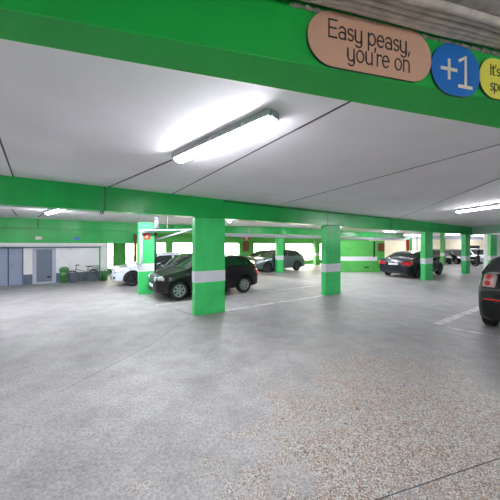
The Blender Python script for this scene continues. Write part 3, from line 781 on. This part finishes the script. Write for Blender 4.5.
# 3 white hatchback on the left
sh = hatch_shape(4.2, 1.76, 1.45, nose_z=0.74)
def white_extra(root, sh_):
    h = sh_.L/2
    for sd in (-1, 1):
        MB().box(h-0.22, h-0.05, sd*0.62-0.13, sd*0.62+0.13, 0.34, 0.47).build('fog_lamp_recess', M['black_plastic'], root, bevel=0.03)
    MB().box(h-0.05, h+0.012, -0.42, 0.42, 0.48, 0.66).build('mesh_grille', M['black_plastic'], root, bevel=0.03)
car(W(4.1, 12.8), FRONT, sh, P_white, 'white hatchback nosing out left of the piped pillar', 2.6, -1.28, 0.32, rim='rim_dark', spokes=5,
    windows=hatch_windows(), screen=(0.24, 1.00), rear=(-1.84, -1.46), head=[(1.30, 4.2), (2.02, 3.6), (2.02, 4.8), (1.45, 5.0)],
    tails=[([(-2.05, 3.4), (-1.86, 3.4), (-1.80, 5.0), (-1.96, 5.0)], 'tail_red')], extras=white_extra)
# 4 grey SUV behind the slim pillar
sh = hatch_shape(4.35, 1.80, 1.52, hood=1.0, nose_z=0.80, belt_f=0.96, belt_r=1.04)
pg = floor_at(306, 271.2); ug, vg = uv_of(pg)
car(W(ug-0.15, 14.25), FRONT, sh, P_grey, 'grey SUV standing behind the slim pillar, in front of the daylight bays', 2.65, -1.33, 0.34, rim='rim_dark', spokes=5,
    windows=hatch_windows(1.08), screen=(0.24, 1.00), rear=(-1.98, -1.58), head=[(1.50, 4.0), (2.10, 3.4), (2.10, 4.8), (1.60, 5.0)],
    tails=[([(-2.12, 3.4), (-1.94, 3.4), (-1.88, 5.0), (-2.04, 5.0)], 'tail_red')])
# 5 black car left of the SUV
sh = hatch_shape(3.9, 1.66, 1.45)
car(W(U_at(268, 15.2)+1.3, 15.9), FRONT, sh, P_dkgreen, 'black car half hidden between the brown pier and the grey SUV', 2.45, -1.24, 0.30,
    windows=hatch_windows(), screen=(0.24, 1.00), rear=(-1.80, -1.42), head=[(1.42, 3.5), (1.93, 3.0), (1.93, 4.7), (1.50, 5.0)],
    tails=[([(-1.93, 3.4), (-1.76, 3.4), (-1.70, 5.0), (-1.86, 5.0)], 'tail_red')])
# 6 dark blue saloon, tail towards us
L6 = 4.5; h6 = L6/2
sal = CarShape(L6, 1.80, [(-h6, 0.80), (-h6+0.05, 0.96), (-h6+0.12, 1.03), (-1.55, 1.06), (-0.90, 1.42), (-0.4, 1.47), (0.05, 1.46), (0.85, 0.97), (1.9, 0.80), (h6-0.06, 0.70), (h6, 0.62)],
               [(-h6, 0.98), (-1.2, 0.97), (0.9, 0.90), (h6, 0.75)], tail=(0.26, 0.86), tumble=0.27)
def saloon_extra(root, sh_):
    MB().box(-h6-0.012, -h6+0.02, -0.3, 0.3, 0.855, 0.87).build('boot_trim', M['chrome'], root)
    MB().lathe_y([(0.0001, -0.01), (0.035, -0.01), (0.035, 0.01), (0.0001, 0.01)], 16).build('badge', M['chrome'], root, loc=(-h6+0.005, 0, 0.92), rotz=PI/2)
pb_ = floor_at(418, 278.0); ub, vb = uv_of(pb_)
car(W(ub, vb+0.85), TH, sal, P_navy, 'dark blue saloon with red tail lights, left of the third pillar', 2.72, -1.32, 0.32, rim='rim_dark', spokes=5,
    windows=[[(-0.28, 5.12), (0.80, 5.15), (0.18, 5.88), (-0.28, 5.88)], [(-1.30, 5.15), (-0.36, 5.12), (-0.36, 5.88), (-0.78, 5.86)]],
    screen=(0.12, 0.88), rear=(-1.46, -0.92), head=[(1.7, 3.6), (2.2, 3.2), (2.2, 4.7), (1.8, 5.0)],
    tails=[([(-h6+0.02, 3.2), (-h6+0.30, 3.5), (-h6+0.34, 4.9), (-h6+0.03, 4.9)], 'tail_red')], extras=saloon_extra)
bpy_sal = [o for o in COL.objects if o.get('label', '').startswith('dark blue saloon')][0]
for sd in (-1, 1):
    MB().box(-h6-0.008, -h6+0.05, sd*0.62-0.2, sd*0.62+0.2, 0.74, 0.86).build('tail_light', M['tail_red'], bpy_sal, bevel=0.02)
# 7 black hatchback cut by the right edge
sh = hatch_shape(3.8, 1.72, 1.63, hood=1.05, nose_z=0.8, belt_f=1.04, belt_r=1.16, tail_b=-1.88, roof_r=-1.45, tail=(0.25, 0.88), tumble=0.30)
h7 = sh.L/2; sh.top = smooth_tab([(-h7, 0.92), (-h7+0.04, 1.02), (-h7+0.14, 1.20), (-h7+0.40, 1.57), (-0.8, 1.62), (-0.35, 1.63), (0.18, 1.60), (0.95, 1.05), (h7-0.35, 0.89), (h7-0.06, 0.80), (h7, 0.72)], 0.04)
pc = floor_at(487, 325)
def fiat_extra(root, sh_):
    h = sh_.L/2
    for sd in (-1, 1):
        MB().box(-h-0.008, -h+0.05, sd*0.50-0.2, sd*0.50+0.2, 0.66, 0.69).build('reflector', M['tail_red'], root, bevel=0.006)
        lens = MB().box(-0.05, 0.05, -0.10, 0.10, -0.14, 0.14).build('tail_light', M['tail_clear'], root, bevel=0.03, loc=(-h+0.06, sd*0.615, 1.05)); lens.rotation_euler = (0, 0.30, sd*-0.3)
        for zz in (0.065, -0.06):
            MB().lathe_y([(0.0001, 0), (0.055, 0), (0.048, 0.02), (0.0001, 0.03)], 20).build('round_lens', M['tail_red'], lens, smooth=True, loc=(-0.045, 0, zz), rotz=PI/2)
    MB().lathe_y([(0.0001, -0.012), (0.03, -0.012), (0.03, 0.0), (0.0001, 0.0)], 16).build('parking_sensor', M['black_plastic'], root, loc=(-h-0.001, 0.52, 0.62), rotz=-PI/2)
uc, vc = uv_of(pc)
car(W(uc+0.05, vc-0.80), TH, sh, P_dkgreen, 'black hatchback cut by the right edge of the picture', 2.4, -1.22, 0.30, rim='rim_dark',
    windows=hatch_windows(0.93), screen=(0.24, 1.00), rear=(-1.77, -1.50), head=[(1.3, 3.5), (1.8, 3.0), (1.8, 4.7), (1.4, 5.0)],
    extras=fiat_extra)
# far cars by the cream wall
def far_car(px, y, ang, pnt, label, kind=1.0, H=1.44):
    s2 = hatch_shape(4.0, 1.70, H)
    car(((px-250)/250*y, y), ang, s2, pnt, label, 2.5, -1.25, 0.31, windows=hatch_windows(), screen=(0.24, 1.00), rear=(-1.82, -1.44),
        head=[(1.42, 3.5), (1.95, 3.0), (1.95, 4.7), (1.50, 5.0)], tails=[([(-1.95, 3.4), (-1.78, 3.4), (-1.72, 5.0), (-1.88, 5.0)], 'tail_red')])
far_car(448, 26.6, PI+1.45, P_dkgreen, 'far black car left of the white one by the cream wall')
far_car(465.5, 26.6, PI+1.5, P_white, 'far white car seen beside the corner pillar', H=1.5)
far_car(484, 26.6, PI+1.5, P_silver, 'far silver-blue car beside the motor scooter')
far_car(432, 26.5, PI+1.2, P_black2, 'far charcoal car showing above the saloon bonnet')

# ---------------------------------------------------------------- motor scooter by the far car
r = empty('motor_scooter', ((484.0-250)/250*21.0, 21.0, 0), 1.9); tag(r, 'dark motor scooter parked beside the far silver-blue car', 'scooter')
for x in (-0.62, 0.62):
    MB().lathe_y([(0.16, -0.05), (0.25, -0.05), (0.26, 0), (0.25, 0.05), (0.16, 0.05)], 20).build('wheel', M['tyre'], r, smooth=True, loc=(x, 0, 0.26))
MB().prism([(-0.75, -0.14), (-0.1, -0.16), (-0.1, 0.16), (-0.75, 0.14)], 0.36, 0.78).box(-0.1, 0.4, -0.14, 0.14, 0.26, 0.36).build('body', P_black2, r, bevel=0.05)
MB().tube([(0.62, 0, 0.26), (0.5, 0, 0.7), (0.4, 0, 1.02)], 0.045).box(0.38, 0.47, -0.2, 0.2, 0.36, 0.95).build('front_shield', P_black2, r, bevel=0.03)
MB().tube([(0.3, -0.33, 1.06), (0.4, 0, 1.02), (0.3, 0.33, 1.06)], 0.02).build('handlebar', M['black_plastic'], r)
MB().box(-0.72, 0.0, -0.13, 0.13, 0.78, 0.88).build('seat', M['brown'], r, bevel=0.04)
MB().prism([(0.40, -0.2), (0.42, -0.2), (0.42, 0.2), (0.40, 0.2)], 1.0, 1.4).build('fly_screen', M['glass'], r, bevel=0.005)

# notice board on the cream wall
r = empty('notice_board', (fx(475.3)-0.9, YF-0.1, 1.05), 0); tag(r, 'dark notice board hanging on the far cream wall', 'notice board')
MB().box(0, 1.35, 0.02, 0.1, 0, 0.72).build('board', M['dark'], r)
MB().box(-0.03, 1.38, 0, 0.1, -0.04, 0).box(-0.03, 1.38, 0, 0.1, 0.72, 0.76).build('board_frame', M['brown'], r)

# ---------------------------------------------------------------- bicycle
def bicycle(u, v, ang, s, label):
    r = empty('bicycle', W(u, v), ang); r.scale = (s, s, s); tag(r, label, 'bicycle')
    for x in (-0.53, 0.53):
        rg = [(0.325*math.cos(2*PI*k/32), 0, 0.325*math.sin(2*PI*k/32)) for k in range(32)]
        w = MB().tube(rg, 0.019, 8, closed=True).build('wheel', M['tyre'], r, smooth=True, loc=(x, 0, 0.345))
        sp = MB()
        for k in range(18):
            a = 2*PI*k/18; sp.tube([(0, 0.02*(-1)**k, 0), (0.31*math.cos(a), 0, 0.31*math.sin(a))], 0.0025, 4)
        sp.tube([(0, -0.04, 0), (0, 0.04, 0)], 0.02).tube([(0.305*math.cos(2*PI*k/32), 0, 0.305*math.sin(2*PI*k/32)) for k in range(32)], 0.011, 6, closed=True)
        sp.build('spoked_rim', M['galv'], w)
        md = MB(); ar = [(0.36*math.cos(math.radians(a)), 0, 0.36*math.sin(math.radians(a))) for a in range(20 if x < 0 else 60, 175, 9)]
        md.tube(ar, 0.02, 6).build('mudguard', M['bike_grey'], r, loc=(x, 0, 0.345))
    BB = (-0.10, 0, 0.30); ST = (-0.26, 0, 0.78); HT = (0.33, 0, 0.82); HB = (0.37, 0, 0.68)
    f = MB().tube([BB, ST], 0.018).tube([BB, HB], 0.02).tube([(-0.2, 0, 0.60), (0.34, 0, 0.78)], 0.016).tube([HT, HB], 0.022)
    for y in (-0.05, 0.05): f.tube([BB, (-0.53, y, 0.345)], 0.011).tube([(-0.25, 0, 0.74), (-0.53, y, 0.345)], 0.010)
    f.build('frame', M['bike_grey'], r, smooth=True)
    fk = MB()
    for y in (-0.05, 0.05): fk.tube([HB, (0.44, y, 0.60), (0.53, y, 0.345)], 0.013)
    fk.build('fork', M['bike_grey'], r, smooth=True)
    MB().tube([(0.16, -0.30, 1.00), (0.28, -0.27, 1.03), (0.36, -0.1, 1.01), (0.31, 0, 0.99), (0.36, 0.1, 1.01), (0.28, 0.27, 1.03), (0.16, 0.30, 1.00)], 0.013).tube([HT, (0.31, 0, 1.0)], 0.014).build('handlebar', M['black_plastic'], r, smooth=True)
    MB().tube([ST, (-0.29, 0, 0.90)], 0.014).prism([(-0.46, -0.09), (-0.44, -0.11), (-0.2, -0.03), (-0.14, 0), (-0.2, 0.03), (-0.44, 0.11), (-0.46, 0.09)], 0.90, 0.955).build('saddle', M['black_plastic'], r, bevel=0.01)
    MB().tube([(-0.10, -0.09, 0.30), (-0.10, 0.09, 0.30)], 0.03, 12).tube([(-0.10, 0.09, 0.30), (-0.04, 0.09, 0.15)], 0.009).tube([(-0.10, -0.09, 0.30), (-0.16, -0.09, 0.45)], 0.009).box(-0.09, 0.01, 0.09, 0.17, 0.135, 0.16).box(-0.21, -0.11, -0.17, -0.09, 0.44, 0.465).build('crank', M['dark'], r)
    bk = MB(); x0, x1, y0, y1, z0, z1 = -0.82, -0.46, -0.15, 0.15, 0.74, 0.96
    for z in (z0, (z0+z1)/2, z1): bk.tube([(x0, y0, z), (x1, y0, z), (x1, y1, z), (x0, y1, z)], 0.006, 5, closed=True)
    for k in range(8):
        t = k/7; xx = x0+(x1-x0)*t; yy = y0+(y1-y0)*t
        for y in (y0, y1): bk.tube([(xx, y, z0), (xx, y, z1)], 0.004, 4)
        for x in (x0, x1): bk.tube([(x, yy, z0), (x, yy, z1)], 0.004, 4)
        bk.tube([(xx, y0, z0), (xx, y1, z0)], 0.004, 4)
    bk.build('wire_basket', M['black_plastic'], r)
    MB().tube([(-0.53, 0.05, 0.345), (-0.62, 0.06, 0.73)], 0.008).tube([(-0.53, -0.05, 0.345), (-0.62, -0.06, 0.73)], 0.008).box(-0.82, -0.3, -0.06, 0.06, 0.72, 0.735).build('luggage_rack', M['dark'], r)
    MB().tube([(-0.1, -0.05, 0.28), (-0.16, -0.22, 0.012)], 0.01).build('kickstand', M['dark'], r)
    return r
bicycle(U_at(82.8, 14.65), 14.65, TH+PI, 0.82, 'grey city bicycle with a wire basket leaning along the white wall')

# green waste bin hanging on the wall
r = empty('waste_bin', W(U_at(65, VW)-0.02, VW-0.17, 0.13), TH); tag(r, 'green plastic waste bin standing against the white wall left of the bicycle', 'bin')
def ringbox(mb, lv):
    """rounded-box loft, lv: (half x, half y, z)"""
    n = 20; vs = []
    for hx, hy, z in lv:
        for k in range(n):
            a = 2*PI*(k+0.5)/n; c, s_ = math.cos(a), math.sin(a)
            vs.append((hx*math.copysign(abs(c)**0.5, c), hy*math.copysign(abs(s_)**0.5, s_), z))
    fs = [tuple(range(n))[::-1], tuple(range((len(lv)-1)*n, len(lv)*n))]
    for i in range(len(lv)-1): fs += [(i*n+k, i*n+(k+1) % n, (i+1)*n+(k+1) % n, (i+1)*n+k) for k in range(n)]
    return mb.add(vs, fs)
ringbox(MB(), [(0.10, 0.09, -0.13), (0.13, 0.11, -0.10), (0.16, 0.14, 0.30), (0.175, 0.15, 0.44)]).build('bin_body', M['bin_green'], r, smooth=True)
ringbox(MB(), [(0.19, 0.16, 0.44), (0.19, 0.16, 0.49), (0.17, 0.14, 0.57), (0.10, 0.08, 0.62)]).build('bin_lid', M['bin_green'], r, smooth=True)
MB().box(-0.09, 0.09, -0.163, -0.14, 0.24, 0.34).build('bin_sticker', M['green_lime'], r)
# green crates and pipe at the wall's end
for k, (px, hh, w) in enumerate(((100.8, 0.44, 0.15), (104.8, 0.48, 0.16))):
    r = empty('green_canister', W(U_at(px, VW-0.3), VW-0.3), TH); tag(r, ('low' if k == 0 else 'taller')+' green canister on the floor right of the bicycle', 'canister', 'green canisters')
    ringbox(MB(), [(w/2, 0.11, 0), (w/2, 0.11, hh*0.85), (w/2*0.7, 0.08, hh)]).build('canister_body', M['bin_green'], r, smooth=True)
    MB().tube([(0, 0, hh-0.01), (0, 0, hh+0.04)], 0.03, 12).build('cap', M['dark'], r)
up_ = U_at(99.7, VW-0.06)
o = MB().tube([(0, 0, 0.0), (0, 0, CAM_H-0.03)], 0.03, 10).build('drain_pipe', M['green'], smooth=True, loc=W(up_, VW-0.05)); tag(o, 'thin green drain pipe running down the white wall right of the bicycle', 'pipe')
# signs on the bulkhead
o = MB().add([(0.13*math.cos(2*PI*k/24), y, 0.075*math.sin(2*PI*k/24)) for y in (-0.02, 0) for k in range(24)], [tuple(range(24)), tuple(range(24, 48))[::-1]]+[(k, (k+1) % 24, 24+(k+1) % 24, 24+k) for k in range(24)]).build('wall_sign', M['sign_small_blue'], loc=W(U_at(77, VW-0.1), VW-0.1, CAM_H+0.36), rotz=TH); tag(o, 'small blue oval sign on the green bulkhead above the bicycle', 'sign')
r = empty('junction_box', W(U_at(39, VW-0.1), VW-0.1, CAM_H+0.30), TH); tag(r, 'cream box lamp on the green bulkhead above the grey door', 'wall box')
MB().box(-0.12, 0.12, -0.07, 0, 0, 0.13).build('box_body', M['cream_wall'], r, bevel=0.015)
MB().box(-0.10, 0.10, -0.078, -0.07, 0.02, 0.11).build('box_cover', M['white_wall'], r)
o = MB().lathe_y([(0.0001, -0.03), (0.05, -0.02), (0.06, 0.0), (0.0001, 0.0)], 20).build('wall_button', M['white_wall'], smooth=True, loc=W(U_at(70, VW-0.02), VW-0.001, CAM_H-0.18), rotz=TH); tag(o, 'small round white fitting high on the white wall above the bin', 'fitting')

# ---------------------------------------------------------------- pipes and signs round the piped pillar
def pipe(name, pts, rad, m, label, cat='pipe', seg=12, brackets=()):
    base = Vector(pts[0]); r = empty(name, base); tag(r, label, cat)
    MB().tube([Vector(p)-base for p in pts], rad, seg).build('tube', M[m], r, smooth=True)
    for p in brackets:
        MB().tube([Vector(p)-base, Vector((p[0], p[1], CEIL))-base], 0.012, 6).build('hanger', M['galv'], r)
    return r
vp = 9.76-0.09; vq = vp-0.16
def at_v(px, py, v):
    u = U_at(px, v); w = W(u, v); return Vector((w.x, w.y, CAM_H+(246-py)*w.y/250.0))
pipe('down_pipe', [at_v(137.5, 264, vp), at_v(141, 263.5, vp), at_v(141.2, 258, vp), at_v(141, 236, vp), at_v(141.2, 232.3, vp), at_v(145, 231.8, vp), at_v(153.5, 231.6, vp)], 0.055, 'pipe_white', 'pale bent pipe strapped down the front of the piped pillar')
pipe('riser_pipe', [at_v(156.5, 231, vp), at_v(156.5, 216, vp)], 0.085, 'galv', 'grey vertical pipe rising to the ceiling above the red sign')
pipe('ceiling_pipe', [at_v(139, 230.4, vq), at_v(170, 230.2, vq), at_v(192, 229.5, vq), at_v(221, 229.7, vq)], 0.035, 'pipe_white', 'thin pale pipe running from the piped pillar behind the widest pillar')
pipe('ceiling_pipe', [at_v(157, 239.5, vp+0.6), at_v(193, 229.2, vp-1.3)], 0.035, 'pipe_white', 'slanting pale pipe between the piped pillar and the widest pillar')
pipe('thin_pipe', [at_v(167.3, 213, vp), at_v(167.3, 232, vp)], 0.015, 'galv', 'thin vertical rod hanging from the ceiling right of the piped pillar')
pipe('cable_duct', [at_v(155.4, 233, vp+0.1), at_v(155.4, 273, vp+0.1)], 0.045, 'dark', 'dark vertical duct on the right side of the piped pillar')
r = empty('fire_sign', at_v(147.3, 239.3, 9.745), TH); tag(r, 'small red fire sign on the piped pillar', 'sign')
MB().box(-0.11, 0.11, -0.015, 0.01, 0, 0.23).build('sign_plate', M['red'], r, bevel=0.004)
lt = MB(); ribbon(lt, [(-0.045, 0.05), (-0.045, 0.16)], 0.022, -0.018, -0.014); ribbon(lt, [(0.0, 0.05), (0.0, 0.12), (0.03, 0.16)], 0.02, -0.018, -0.014)
lt.build('pictogram', M['ink_pale'], r)
# orange-brown pipe at the back left
pipe('brown_pipe', [at_v(135.2, 262, 14.5), at_v(135.2, 234, 14.5)], 0.07, 'brown', 'brown vertical pipe behind the white hatchback')
# long pipe under the second beam
p0, p1 = W(5.0, 12.80, CAM_H+0.64), W(26.8, 12.95, CAM_H+0.64)
pipe('ceiling_pipe', [p0, p1], 0.10, 'pipe_white', 'long pale pipe hanging along the second green beam', brackets=[W(u, 12.80+(u-5)*0.15/21.8, CAM_H+0.72) for u in (8, 12.2, 16.5, 21, 26)])
pipe('conduit', [W(U_at(222, 6.1), 6.0, 0)+Vector((0, 0, CEIL-0.05)), W(11.0, 6.0, 0)+Vector((0, 0, CEIL-0.05))], 0.012, 'dark', 'thin dark cable along the top of the beam above the widest pillar')
pipe('cable_loop', [at_v(101, 211, 5.98), at_v(100.5, 213, 5.98), at_v(102, 214, 5.98), at_v(103.5, 212.6, 5.98), at_v(102.5, 211, 5.98)], 0.012, 'dark', 'small cable loop under the beam above the bicycle', 'cable')
# brown panel with the exit sign on the pier
r = empty('wall_poster', W(U_at(243.5, VO-0.05), VO-0.06, CAM_H-0.45), TH); tag(r, 'brown notice panel on the pier behind the black hatchback', 'panel')
MB().box(0, U_at(249, VO)-U_at(243.5, VO), 0, 0.05, 0, 0.85).build('board', M['brown'], r, bevel=0.005)
r = empty('hanging_sign', at_v(246.2, 239.5, 13.6), TH); tag(r, 'small red and white hanging sign under the second beam', 'sign')
MB().box(-0.25, 0.25, -0.02, 0.02, 0, 0.26).build('sign_plate', M['white_wall'], r)
MB().box(-0.25, -0.10, -0.025, -0.02, 0, 0.26).box(0.10, 0.25, -0.025, -0.02, 0, 0.26).build('red_field', M['red'], r)
for k in (-0.2, 0.2): MB().tube([(k, 0, 0.26), (k, 0, 0.5)], 0.006, 6).build('hanger', M['galv'], r)
# items at the ramp wall's end
o = MB().box(0, 0.40, -0.08, 0, 0, 0.55).build('hose_cabinet', M['brown'], bevel=0.01, loc=((378-250)/250*YR, YR-0.006, CAM_H-0.36)); tag(o, 'brown hose cabinet at the right end of the green ramp wall', 'cabinet')
o = MB().box(0, 0.09, -0.03, 0, 0, 1.05).build('cable_duct', M['dark'], loc=((373.4-250)/250*YR, YR-0.006, CAM_H-0.75)); tag(o, 'dark vertical duct on the green ramp wall', 'duct')
r = empty('red_panel', ((406-250)/250*24.9, 24.9, CAM_H-0.5), 0); tag(r, 'red panel beside the far green pillar', 'panel')
MB().box(0, 0.32, -0.05, 0, 0, 1.15).build('panel_board', M['red'], r)
MB().box(0.12, 0.2, -0.03, 0, -(CAM_H-0.5), 0).build('post', M['galv'], r)
pipe('thin_pipe', [(16.7, 25.0, 0), (16.7, 25.0, CEIL)], 0.05, 'galv', 'thin grey post left of the third pillar')
